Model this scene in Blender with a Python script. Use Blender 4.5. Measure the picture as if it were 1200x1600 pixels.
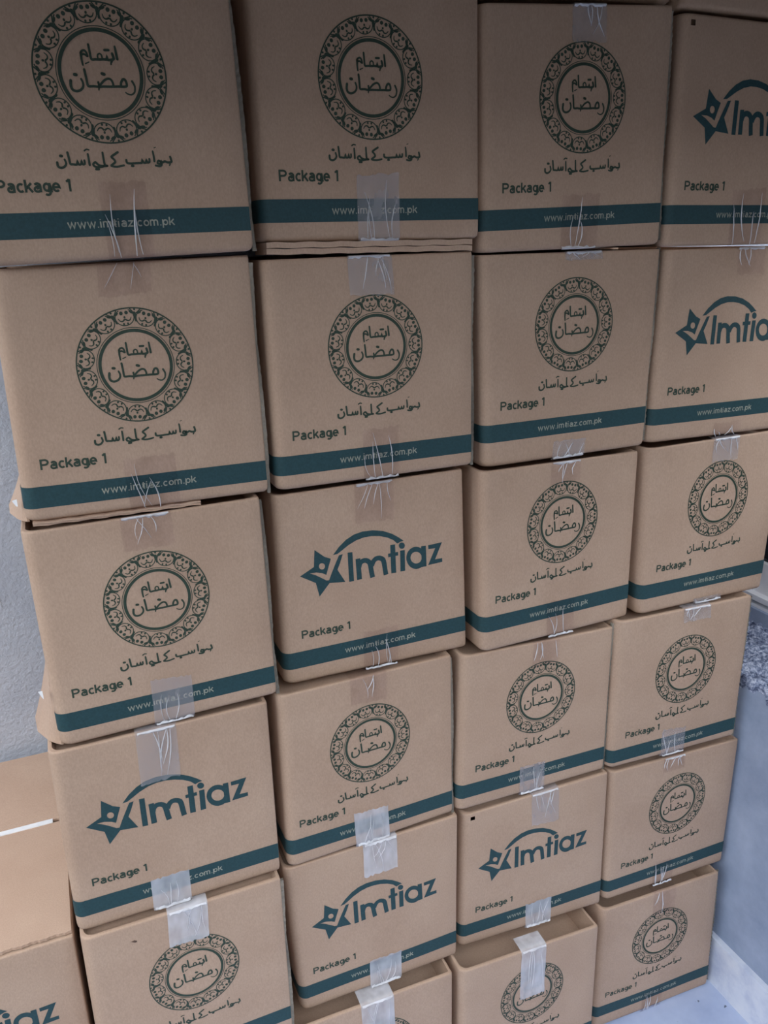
import bpy, math, random
from mathutils import Matrix, Vector
from mathutils.geometry import tessellate_polygon

for o in list(bpy.data.objects):
    bpy.data.objects.remove(o)
scene = bpy.context.scene
COL = scene.collection

# ------------------------------------------------------------------ camera
CAM_LOC = (0.04771, -0.99746, 1.51005)
CAM_YAW, CAM_PITCH, CAM_ROLL, CAM_F = 0.381290, -0.316777, -0.026325, 1258.096
cd = bpy.data.cameras.new('camera')
cd.sensor_fit = 'VERTICAL'
cd.sensor_height = 24.0
cd.lens = 24.0 * CAM_F / 1600.0
cd.clip_start = 0.02
cam = bpy.data.objects.new('camera', cd)
COL.objects.link(cam)
_f = Vector((math.sin(CAM_YAW) * math.cos(CAM_PITCH), math.cos(CAM_YAW) * math.cos(CAM_PITCH), math.sin(CAM_PITCH)))
_r = Vector((math.cos(CAM_YAW), -math.sin(CAM_YAW), 0))
_u = _r.cross(_f)
_r2 = math.cos(CAM_ROLL) * _r + math.sin(CAM_ROLL) * _u
_u2 = -math.sin(CAM_ROLL) * _r + math.cos(CAM_ROLL) * _u
cam.matrix_world = Matrix(((_r2.x, _u2.x, -_f.x, CAM_LOC[0]), (_r2.y, _u2.y, -_f.y, CAM_LOC[1]),
                           (_r2.z, _u2.z, -_f.z, CAM_LOC[2]), (0, 0, 0, 1)))
scene.camera = cam

# ------------------------------------------------------------------ light: overcast sky, seen past the added canopy and walls
world = bpy.data.worlds.new('overcast_sky')
scene.world = world
world.use_nodes = True
bg = world.node_tree.nodes['Background']
bg.inputs['Color'].default_value = (0.90, 0.95, 1.0, 1)
bg.inputs['Strength'].default_value = 3.0
vs = scene.view_settings
vs.view_transform = 'Standard'
vs.look = 'None'
vs.gamma = 1.0
vs.use_curve_mapping = False
vs.exposure = 0.40

# ------------------------------------------------------------------ helpers
rng = random.Random(7)
MATS = {}


def srgb(r, g, b):
    def c(x):
        x /= 255.0
        return x / 12.92 if x <= 0.04045 else ((x + 0.055) / 1.055) ** 2.4
    return (c(r), c(g), c(b), 1)


def new_mat(name):
    m = bpy.data.materials.new(name)
    m.use_nodes = True
    MATS[name] = m
    nt = m.node_tree
    return m, nt, nt.nodes['Principled BSDF']


def noise(nt, coord, scale, detail=4, rough=0.6, vec_scale=None):
    n = nt.nodes.new('ShaderNodeTexNoise')
    n.inputs['Scale'].default_value = scale
    n.inputs['Detail'].default_value = detail
    n.inputs['Roughness'].default_value = rough
    if vec_scale:
        mp = nt.nodes.new('ShaderNodeMapping')
        mp.inputs['Scale'].default_value = vec_scale
        nt.links.new(coord, mp.inputs['Vector'])
        nt.links.new(mp.outputs['Vector'], n.inputs['Vector'])
    else:
        nt.links.new(coord, n.inputs['Vector'])
    return n


def ramp(nt, fac, stops):
    r = nt.nodes.new('ShaderNodeValToRGB')
    els = r.color_ramp.elements
    while len(els) < len(stops):
        els.new(0.5)
    for e, (p, c) in zip(els, stops):
        e.position = p
        e.color = c
    nt.links.new(fac, r.inputs['Fac'])
    return r


def mixc(nt, fac, a, b, mode='MIX'):
    m = nt.nodes.new('ShaderNodeMix')
    m.data_type = 'RGBA'
    m.blend_type = mode
    for sock, val in ((m.inputs[0], fac), (m.inputs[6], a), (m.inputs[7], b)):
        if hasattr(val, 'is_linked') or hasattr(val, 'links'):
            nt.links.new(val, sock)
        else:
            sock.default_value = val
    return m.outputs[2]


def bump(nt, height, strength, dist, bsdf):
    b = nt.nodes.new('ShaderNodeBump')
    b.inputs['Strength'].default_value = strength
    b.inputs['Distance'].default_value = dist
    nt.links.new(height, b.inputs['Height'])
    nt.links.new(b.outputs['Normal'], bsdf.inputs['Normal'])


def cardboard(name, base, dark):
    m, nt, bs = new_mat(name)
    tc = nt.nodes.new('ShaderNodeTexCoord')
    oi = nt.nodes.new('ShaderNodeObjectInfo')
    add = nt.nodes.new('ShaderNodeVectorMath')
    add.operation = 'ADD'
    nt.links.new(tc.outputs['Object'], add.inputs[0])
    nt.links.new(oi.outputs['Random'], add.inputs[1])
    co = add.outputs[0]
    n1 = noise(nt, co, 9.0, 3, 0.5)
    n2 = noise(nt, co, 520.0, 2, 0.6, (1.0, 1.0, 0.5))
    c1 = ramp(nt, n1.outputs['Fac'], [(0.3, dark), (0.7, base)])
    c2 = ramp(nt, n2.outputs['Fac'], [(0.30, (0.90, 0.895, 0.89, 1)), (0.70, (1.04, 1.04, 1.04, 1))])
    c = mixc(nt, 1.0, c1.outputs['Color'], c2.outputs['Color'], 'MULTIPLY')
    nt.links.new(c, bs.inputs['Base Color'])
    bs.inputs['Roughness'].default_value = 0.72
    bs.inputs['Specular IOR Level'].default_value = 0.28
    n3 = noise(nt, co, 90.0, 2, 0.5, (1.6, 1.0, 0.25))
    bump(nt, n3.outputs['Fac'], 0.12, 0.002, bs)
    return m


cardboard('cardboard', srgb(189, 162, 142), srgb(181, 153, 133))
cardboard('cardboard_flap', srgb(194, 166, 146), srgb(186, 157, 137))
cardboard('raw_edge', srgb(158, 150, 138), srgb(104, 98, 90))

for nm, col in (('ink_green', srgb(52, 68, 58)), ('ink_teal', srgb(40, 70, 76))):
    m, nt, bs = new_mat(nm)
    tc = nt.nodes.new('ShaderNodeTexCoord')
    n = noise(nt, tc.outputs['Object'], 320.0, 3, 0.6)
    r = ramp(nt, n.outputs['Fac'], [(0.35, tuple(x * 0.88 for x in col[:3]) + (1,)), (0.7, tuple(min(1, x * 1.15) for x in col[:3]) + (1,))])
    nt.links.new(r.outputs['Color'], bs.inputs['Base Color'])
    bs.inputs['Roughness'].default_value = 0.6
    bs.inputs['Specular IOR Level'].default_value = 0.35

m, nt, bs = new_mat('reversed_lettering')
tc = nt.nodes.new('ShaderNodeTexCoord')
n = noise(nt, tc.outputs['Object'], 300.0, 3, 0.6)
r = ramp(nt, n.outputs['Fac'], [(0.35, srgb(140, 146, 136)), (0.7, srgb(172, 172, 158))])
nt.links.new(r.outputs['Color'], bs.inputs['Base Color'])
bs.inputs['Roughness'].default_value = 0.7


def tape_mat(name, lo, hi, rough, col):
    m, nt, bs = new_mat(name)
    bs.inputs['Base Color'].default_value = col
    bs.inputs['Roughness'].default_value = rough
    bs.inputs['Specular IOR Level'].default_value = 0.6
    tc = nt.nodes.new('ShaderNodeTexCoord')
    oi = nt.nodes.new('ShaderNodeObjectInfo')
    add = nt.nodes.new('ShaderNodeVectorMath')
    add.operation = 'ADD'
    nt.links.new(tc.outputs['Object'], add.inputs[0])
    nt.links.new(oi.outputs['Random'], add.inputs[1])
    n1 = noise(nt, add.outputs[0], 45.0, 2, 0.5, (1.0, 1.0, 0.5))
    mr = nt.nodes.new('ShaderNodeMapRange')
    mr.inputs['From Min'].default_value = 0.32
    mr.inputs['From Max'].default_value = 0.72
    mr.inputs['To Min'].default_value = lo
    mr.inputs['To Max'].default_value = hi
    nt.links.new(n1.outputs['Fac'], mr.inputs['Value'])
    n2 = noise(nt, add.outputs[0], 70.0, 3, 0.5, (1.8, 1.0, 0.5))
    bump(nt, n2.outputs['Fac'], 0.3, 0.003, bs)
    tr = nt.nodes.new('ShaderNodeBsdfTransparent')
    mx = nt.nodes.new('ShaderNodeMixShader')
    out = nt.nodes['Material Output']
    nt.links.new(mr.outputs['Result'], mx.inputs[0])
    nt.links.new(tr.outputs[0], mx.inputs[1])
    nt.links.new(bs.outputs[0], mx.inputs[2])
    nt.links.new(mx.outputs[0], out.inputs['Surface'])
    return m


m, nt, bs = new_mat('tape_clear')                # clear film: only tints what lies under it
tc = nt.nodes.new('ShaderNodeTexCoord')
n = noise(nt, tc.outputs['Object'], 40.0, 2, 0.5, (1.0, 1.0, 0.5))
r = ramp(nt, n.outputs['Fac'], [(0.35, (0.87, 0.85, 0.86, 1)), (0.65, (0.96, 0.95, 0.97, 1))])
tr = nt.nodes.new('ShaderNodeBsdfTransparent')
nt.links.new(r.outputs['Color'], tr.inputs['Color'])
nt.links.new(tr.outputs[0], nt.nodes['Material Output'].inputs['Surface'])
nt.nodes.remove(bs)
tape_mat('tape_faint_sheen', 0.26, 0.40, 0.40, (0.54, 0.52, 0.57, 1))  # paler film colour stands in for a soft sky sheen
tape_mat('tape_sky_sheen', 0.38, 0.62, 0.42, (0.78, 0.80, 0.88, 1))  # whitish colour stands in for sky reflected in the tape
tape_mat('tape_crease', 0.60, 0.90, 0.35, (0.80, 0.81, 0.87, 1))  # highlights on the creases are put into this whiter colour


def tag(o, label=None, cat=None, group=None, kind=None):
    for k, v in (('label', label), ('category', cat), ('group', group), ('kind', kind)):
        if v:
            o[k] = v
    return o


def mesh_obj(name, verts, faces, mat, parent=None, smooth=False):
    me = bpy.data.meshes.new(name)
    me.from_pydata([tuple(v) for v in verts], [], [tuple(f) for f in faces])
    me.materials.append(MATS[mat])
    if smooth:
        me.polygons.foreach_set('use_smooth', [True] * len(me.polygons))
    me.update()
    o = bpy.data.objects.new(name, me)
    COL.objects.link(o)
    if parent is not None:
        o.parent = parent
    return o


class MB:
    """collects shapes of one mesh"""
    def __init__(self):
        self.v = []
        self.f = []

    def box(self, lo, hi):
        b = len(self.v)
        self.v += [(x, y, z) for z in (lo[2], hi[2]) for y in (lo[1], hi[1]) for x in (lo[0], hi[0])]
        self.f += [tuple(b + i for i in q) for q in ((0, 2, 3, 1), (4, 5, 7, 6), (0, 1, 5, 4), (2, 6, 7, 3), (0, 4, 6, 2), (1, 3, 7, 5))]
        return self

    def add(self, verts, faces):
        b = len(self.v)
        self.v += [tuple(v) for v in verts]
        self.f += [tuple(b + i for i in f) for f in faces]
        return self

    def grid(self, nu, nv, fn):
        b = len(self.v)
        for j in range(nv + 1):
            for i in range(nu + 1):
                self.v.append(tuple(fn(i / nu, j / nv)))
        for j in range(nv):
            for i in range(nu):
                a = b + j * (nu + 1) + i
                self.f.append((a, a + 1, a + nu + 2, a + nu + 1))
        return self

    def build(self, name, mat, parent=None, smooth=False):
        return mesh_obj(name, self.v, self.f, mat, parent, smooth)


class Flat:
    """2-D print artwork: triangles and quads in (u, v)"""
    def __init__(self):
        self.v = []
        self.f = []

    def poly(self, pts, holes=()):
        loops = [list(pts)] + [list(h) for h in holes]
        flat = [p for l in loops for p in l]
        tris = tessellate_polygon([[Vector((p[0], p[1], 0)) for p in l] for l in loops])
        b = len(self.v)
        self.v += [tuple(p) for p in flat]
        self.f += [tuple(b + i for i in t) for t in tris]

    def disc(self, cx, cy, rx, ry=None, ang=0.0, n=10):
        ry = ry or rx
        b = len(self.v)
        c, s = math.cos(ang), math.sin(ang)
        for i in range(n):
            a = 2 * math.pi * i / n
            x, y = rx * math.cos(a), ry * math.sin(a)
            self.v.append((cx + x * c - y * s, cy + x * s + y * c))
        self.f.append(tuple(b + i for i in range(n)))

    def ring(self, cx, cy, r0, r1, n=96):
        b = len(self.v)
        for i in range(n):
            a = 2 * math.pi * i / n
            self.v.append((cx + r0 * math.cos(a), cy + r0 * math.sin(a)))
            self.v.append((cx + r1 * math.cos(a), cy + r1 * math.sin(a)))
        for i in range(n):
            j = (i + 1) % n
            self.f.append((b + 2 * i, b + 2 * i + 1, b + 2 * j + 1, b + 2 * j))

    def stroke(self, pts, w0, w1=None, smooth=0, caps=True):
        w1 = w0 if w1 is None else w1
        P = [Vector(p) for p in pts]
        if smooth and len(P) > 2:
            Q = []
            for i in range(len(P) - 1):
                p0, p1, p2, p3 = P[max(i - 1, 0)], P[i], P[i + 1], P[min(i + 2, len(P) - 1)]
                for k in range(smooth):
                    t = k / smooth
                    Q.append(0.5 * ((2 * p1) + (p2 - p0) * t + (2 * p0 - 5 * p1 + 4 * p2 - p3) * t * t + (3 * p1 - p0 - 3 * p2 + p3) * t ** 3))
            P = Q + [P[-1]]
        n = len(P)
        b = len(self.v)
        for i in range(n):
            d0 = (P[i] - P[i - 1]).normalized() if i else (P[1] - P[0]).normalized()
            d1 = (P[i + 1] - P[i]).normalized() if i < n - 1 else d0
            t = d0 + d1
            t = t.normalized() if t.length > 1e-4 else d1
            nrm = Vector((-t.y, t.x))
            k = max(0.45, nrm.dot(Vector((-d1.y, d1.x))))
            w = (w0 + (w1 - w0) * i / (n - 1)) * 0.5 / k
            self.v.append(tuple(P[i] + nrm * w))
            self.v.append(tuple(P[i] - nrm * w))
        for i in range(n - 1):
            self.f.append((b + 2 * i, b + 2 * i + 1, b + 2 * i + 3, b + 2 * i + 2))
        if caps:
            self.disc(P[0].x, P[0].y, w0 / 2, n=8)
            self.disc(P[-1].x, P[-1].y, w1 / 2, n=8)

# ------------------------------------------------------------------ printed artwork (metres on the box face)
BOX_W, BOX_H, BOX_D = 0.29071, 0.30, 0.49
RING_U, RING_V, RING_R = 0.00287, 0.18730, 0.06712
BAND_T, BAND_B = 0.0535, 0.0272
LOGO = {'star': [[-0.0908, 0.2065], [-0.077, 0.1938], [-0.0677, 0.1893], [-0.0719, 0.1777], [-0.0759, 0.166], [-0.0818, 0.1697], [-0.0902, 0.1723], [-0.1, 0.1727], [-0.0914, 0.1682], [-0.0823, 0.1619], [-0.0762, 0.1574], [-0.0724, 0.157], [-0.0675, 0.168], [-0.0609, 0.1815], [-0.0554, 0.1923], [-0.0496, 0.193], [-0.0548, 0.1794], [-0.059, 0.1707], [-0.0481, 0.1498], [-0.0719, 0.1525], [-0.0879, 0.1345], [-0.0922, 0.1565], [-0.1145, 0.1706], [-0.0934, 0.1812]], 'head': [[-0.077, 0.1793], [-0.0776, 0.1772], [-0.0789, 0.1758], [-0.0808, 0.1752], [-0.0828, 0.1756], [-0.0846, 0.1769], [-0.0857, 0.1788], [-0.086, 0.181], [-0.0854, 0.183], [-0.0841, 0.1844], [-0.0822, 0.185], [-0.0802, 0.1846], [-0.0784, 0.1834], [-0.0773, 0.1814]], 'arc': [[-0.0644, 0.194], [-0.0547, 0.2049], [-0.0436, 0.2137], [-0.0317, 0.2194], [-0.0179, 0.2219], [-0.0022, 0.2211], [0.0135, 0.2173], [0.0273, 0.2106], [0.0372, 0.2035], [0.0452, 0.1967], [0.0402, 0.196], [0.0349, 0.1941], [0.029, 0.2005], [0.0191, 0.2064], [0.0073, 0.2105], [-0.0046, 0.2125], [-0.0164, 0.2126], [-0.0283, 0.2102], [-0.0402, 0.2051], [-0.0502, 0.199], [-0.0572, 0.1948]], 'I': [[-0.0424, 0.1939], [-0.035, 0.1935], [-0.0349, 0.1484], [-0.0424, 0.1487]], 'm1': [[-0.0309, 0.1819], [-0.0236, 0.1821], [-0.0226, 0.1492], [-0.0302, 0.1491]], 'ma': [[-0.0264, 0.1681], [-0.0246, 0.1737], [-0.0205, 0.177], [-0.0149, 0.1769], [-0.0103, 0.1735], [-0.0085, 0.1677], [-0.0074, 0.1584], [-0.0058, 0.1486]], 'mb': [[-0.0066, 0.1667], [-0.0039, 0.1729], [0.0003, 0.1767], [0.0059, 0.1769], [0.0114, 0.1734], [0.0131, 0.1666], [0.014, 0.1584], [0.0153, 0.1487]], 't': [[0.0237, 0.1937], [0.0314, 0.1937], [0.0317, 0.1488], [0.0237, 0.1492]], 'tb': [[0.0196, 0.181], [0.0357, 0.1811], [0.0359, 0.1754], [0.0198, 0.1753]], 'id': [[0.047, 0.1887], [0.0464, 0.1867], [0.045, 0.1851], [0.043, 0.1845], [0.0408, 0.1849], [0.0389, 0.1862], [0.0376, 0.1882], [0.0372, 0.1905], [0.0378, 0.1926], [0.0392, 0.1941], [0.0411, 0.1947], [0.0433, 0.1943], [0.0452, 0.193], [0.0466, 0.191]], 'is': [[0.039, 0.1821], [0.0466, 0.1821], [0.0462, 0.1491], [0.0385, 0.1492]], 'ao': [[0.0806, 0.1631], [0.0802, 0.1592], [0.0789, 0.1556], [0.0769, 0.1526], [0.0742, 0.1502], [0.0711, 0.1486], [0.0677, 0.148], [0.0641, 0.1482], [0.0605, 0.1493], [0.0572, 0.1513], [0.0542, 0.154], [0.0518, 0.1573], [0.05, 0.161], [0.0489, 0.165], [0.0486, 0.169], [0.0492, 0.1728], [0.0504, 0.1763], [0.0524, 0.1793], [0.055, 0.1816], [0.0581, 0.1832], [0.0615, 0.1839], [0.065, 0.1837], [0.0686, 0.1826], [0.0719, 0.1807], [0.0749, 0.1781], [0.0774, 0.1748], [0.0792, 0.1711], [0.0803, 0.1671]], 'ai': [[0.0737, 0.1647], [0.0732, 0.1619], [0.0719, 0.1595], [0.0698, 0.1578], [0.0672, 0.157], [0.0643, 0.157], [0.0615, 0.158], [0.059, 0.1598], [0.057, 0.1623], [0.0558, 0.1651], [0.0555, 0.1681], [0.056, 0.1709], [0.0573, 0.1733], [0.0594, 0.175], [0.062, 0.1759], [0.0648, 0.1758], [0.0676, 0.1748], [0.0701, 0.173], [0.0721, 0.1706], [0.0734, 0.1677]], 'as': [[0.0731, 0.1829], [0.0809, 0.1827], [0.0814, 0.1493], [0.0734, 0.1495]], 'z': [[0.0846, 0.1824], [0.1077, 0.1833], [0.0958, 0.1578], [0.1078, 0.1576], [0.1079, 0.1514], [0.084, 0.1506], [0.0963, 0.1758], [0.0849, 0.176]]}
TITLE = [(0.00162, 0.0021, [[0.0171, 0.0258], [0.0176, 0.0207], [0.0182, 0.0141]]), (0.0021, 0.00178, [[0.0137, 0.019], [0.0144, 0.0161], [0.0145, 0.0141], [0.0121, 0.0132], [0.0086, 0.0132], [0.008, 0.0156], [0.0074, 0.0135], [0.0039, 0.0135], [0.0006, 0.0132], [-0.0038, 0.0132], [-0.0072, 0.013], [-0.0082, 0.0154], [-0.0085, 0.0206], [-0.009, 0.0268]]), (0.00162, 0.0013, [[0.0125, 0.0118], [0.0115, 0.0106], [0.0112, 0.0089]]), (0.00194, 0.00194, [[0.0064, 0.0221], [0.0105, 0.0222]]), (0.0013, 0.0013, [[0.0031, 0.0138], [0.0028, 0.0173], [0.0009, 0.0187], [-0.0012, 0.0171], [-0.0011, 0.014]]), (0.00162, 0.00162, [[-0.0111, 0.016], [-0.012, 0.0195], [-0.014, 0.0214], [-0.0167, 0.0202], [-0.0175, 0.0175], [-0.0143, 0.0177], [-0.0118, 0.016]]), (0.0021, 0.00146, [[-0.0173, 0.019], [-0.0175, 0.0134], [-0.017, 0.0077]]), (0.00113, 0.00081, [[-0.0142, 0.009], [-0.0105, 0.0106]]), (0.00178, 0.00097, [[0.0303, -0.0065], [0.0322, -0.0104], [0.0323, -0.014], [0.0311, -0.0174], [0.0278, -0.0194], [0.0243, -0.0187], [0.0223, -0.0173]]), (0.00194, 0.00194, [[0.0185, -0.0113], [0.0187, -0.0085], [0.0208, -0.0051], [0.0231, -0.0052], [0.0243, -0.008], [0.0241, -0.0111], [0.0211, -0.0119], [0.0159, -0.0118], [0.0106, -0.012], [0.0054, -0.0121], [0.0002, -0.0121], [-0.0041, -0.0125], [-0.0092, -0.0119], [-0.0139, -0.0121], [-0.0152, -0.0104], [-0.0156, -0.0042], [-0.0164, 0.0036]]), (0.00178, 0.00178, [[-0.0041, -0.0123], [-0.0012, -0.0092], [0.0022, -0.0062], [0.0062, -0.0045], [0.0091, -0.0056], [0.0105, -0.0088], [0.0105, -0.0118]]), (0.00178, 0.00113, [[-0.0042, -0.0081], [-0.004, -0.0117], [-0.0046, -0.0154]]), (0.00243, 0.00243, [[0.0007, 0.0001], [0.0028, -0.0005]]), (0.00162, 0.00227, [[-0.0208, -0.0054], [-0.0195, -0.0087], [-0.0199, -0.0127], [-0.0229, -0.0158], [-0.0272, -0.0169], [-0.0307, -0.0154], [-0.0319, -0.0117], [-0.0313, -0.007]]), (0.00243, 0.00243, [[-0.0268, -0.0014], [-0.025, -0.0016]])]
SLOGAN = [(0.00224, 0.00224, [[0.0607, -0.0803], [0.0614, -0.083], [0.0614, -0.0855], [0.0574, -0.086], [0.0544, -0.0848], [0.0524, -0.0858], [0.0494, -0.0852]]), (0.00157, 0.00112, [[0.0598, -0.0876], [0.059, -0.0892]]), (0.00201, 0.00201, [[0.0502, -0.085], [0.0476, -0.0841], [0.0464, -0.0866], [0.0491, -0.0875], [0.0506, -0.0853], [0.0507, -0.0883], [0.0483, -0.0897], [0.044, -0.089]]), (0.00179, 0.00224, [[0.0426, -0.0747], [0.0431, -0.0792], [0.0432, -0.0846]]), (0.00089, 0.00089, [[0.0445, -0.0712], [0.0462, -0.0706]]), (0.00201, 0.00224, [[0.0381, -0.0823], [0.0378, -0.0853], [0.0357, -0.0858], [0.0347, -0.0837], [0.0338, -0.0859], [0.0314, -0.0859], [0.0303, -0.0838], [0.0295, -0.0861], [0.0258, -0.0863], [0.0227, -0.0865], [0.0172, -0.0867], [0.014, -0.0859], [0.0136, -0.0832]]), (0.00246, 0.00246, [[0.0188, -0.0892], [0.0202, -0.0892]]), (0.00224, 0.00201, [[0.0057, -0.0754], [0.0019, -0.0776], [-0.0014, -0.08], [0.0008, -0.0825], [0.0017, -0.0851], [-0.001, -0.0873], [-0.0027, -0.0889], [0.003, -0.0898], [0.0104, -0.0885]]), (0.00201, 0.00224, [[-0.0101, -0.0757], [-0.0099, -0.0814], [-0.0094, -0.0877], [-0.0071, -0.0889]]), (0.00224, 0.00201, [[-0.0071, -0.0889], [-0.0125, -0.0889], [-0.0162, -0.0876], [-0.0186, -0.0852], [-0.0212, -0.0871], [-0.0197, -0.0894], [-0.015, -0.09], [-0.0101, -0.0891]]), (0.00246, 0.00246, [[-0.0188, -0.092], [-0.0162, -0.092]]), (0.00201, 0.00224, [[-0.0253, -0.077], [-0.025, -0.0823], [-0.0248, -0.0878]]), (0.00157, 0.00134, [[-0.0282, -0.0738], [-0.026, -0.0725], [-0.0235, -0.073]]), (0.00201, 0.00224, [[-0.0296, -0.0833], [-0.0297, -0.0865], [-0.0318, -0.0871], [-0.0326, -0.0842], [-0.0335, -0.0869], [-0.0359, -0.0871], [-0.0368, -0.0845], [-0.0378, -0.0872], [-0.0417, -0.087], [-0.0442, -0.0865], [-0.0448, -0.0815], [-0.0455, -0.0754]]), (0.00201, 0.00246, [[-0.0493, -0.0822], [-0.0483, -0.086], [-0.0501, -0.0889], [-0.0537, -0.0904], [-0.0568, -0.0888], [-0.0571, -0.0851]]), (0.00268, 0.00268, [[-0.053, -0.0787], [-0.0516, -0.0788]])]
TAPES = [
((1, 1),'B',-0.0118,0.0822,0.0301,0.0828,1),
((2, 1),'B',-0.0221,0.0799,0.0342,0.0823,2),
((3, 1),'B',-0.0251,0.0690,0.0347,0.0705,1),
((4, 1),'B',-0.0288,0.0784,0.0426,0.0815,1),
((1, 2),'B',-0.0258,0.0716,0.0358,0.0726,1),
((2, 2),'B',-0.0210,0.0747,0.0320,0.0762,1),
((3, 2),'B',-0.0268,0.0231,0.0309,0.0222,2),
((4, 2),'B',-0.0204,0.0231,0.0384,0.0230,1),
((1, 3),'B',-0.0243,0.0735,0.0293,0.0693,2),
((2, 3),'B',-0.0255,0.0668,0.0305,0.0681,1),
((3, 3),'B',-0.0197,0.0619,0.0332,0.0619,1),
((4, 3),'B',-0.0222,0.0121,0.0412,0.0060,2),
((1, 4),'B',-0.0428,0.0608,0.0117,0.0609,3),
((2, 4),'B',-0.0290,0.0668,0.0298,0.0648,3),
((3, 4),'B',-0.0222,0.0603,0.0162,0.0612,2),
((4, 4),'B',-0.0303,0.0661,0.0230,0.0606,2),
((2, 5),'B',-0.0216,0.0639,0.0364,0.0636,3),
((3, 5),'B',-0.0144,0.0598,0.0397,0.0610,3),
((4, 5),'B',-0.0283,0.0603,0.0125,0.0585,1),
((4, 6),'B',-0.0206,0.0437,0.0181,0.0414,1),
((1, 2),'T',-0.0307,0.2613,0.0285,0.2669,1),
((2, 2),'T',-0.0345,0.2517,0.0269,0.2505,2),
((3, 1),'T',-0.0137,0.2538,0.0383,0.2551,2),
((3, 2),'T',-0.0180,0.2840,0.0483,0.2851,2),
((4, 2),'T',-0.0089,0.2572,0.0474,0.2576,1),
((1, 3),'T',-0.0314,0.2574,0.0312,0.2581,1),
((2, 3),'T',-0.0270,0.2400,0.0322,0.2370,1),
((3, 3),'T',-0.0232,0.2583,0.0321,0.2596,1),
((4, 3),'T',-0.0153,0.2587,0.0417,0.2586,2),
((1, 4),'T',-0.0355,0.2187,0.0186,0.2209,2),
((2, 4),'T',-0.0292,0.2590,0.0300,0.2563,1),
((3, 4),'T',-0.0150,0.2498,0.0347,0.2485,1),
((4, 4),'T',-0.0122,0.2770,0.0476,0.2753,2),
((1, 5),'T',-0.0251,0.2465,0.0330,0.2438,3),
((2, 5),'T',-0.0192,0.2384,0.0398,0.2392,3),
((3, 5),'T',-0.0129,0.2336,0.0421,0.2302,2),
((4, 5),'T',-0.0304,0.2680,0.0118,0.2672,1),
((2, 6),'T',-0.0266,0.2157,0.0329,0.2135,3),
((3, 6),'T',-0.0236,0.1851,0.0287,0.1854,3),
((4, 6),'T',-0.0220,0.2412,0.0312,0.2379,1),
]
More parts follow.
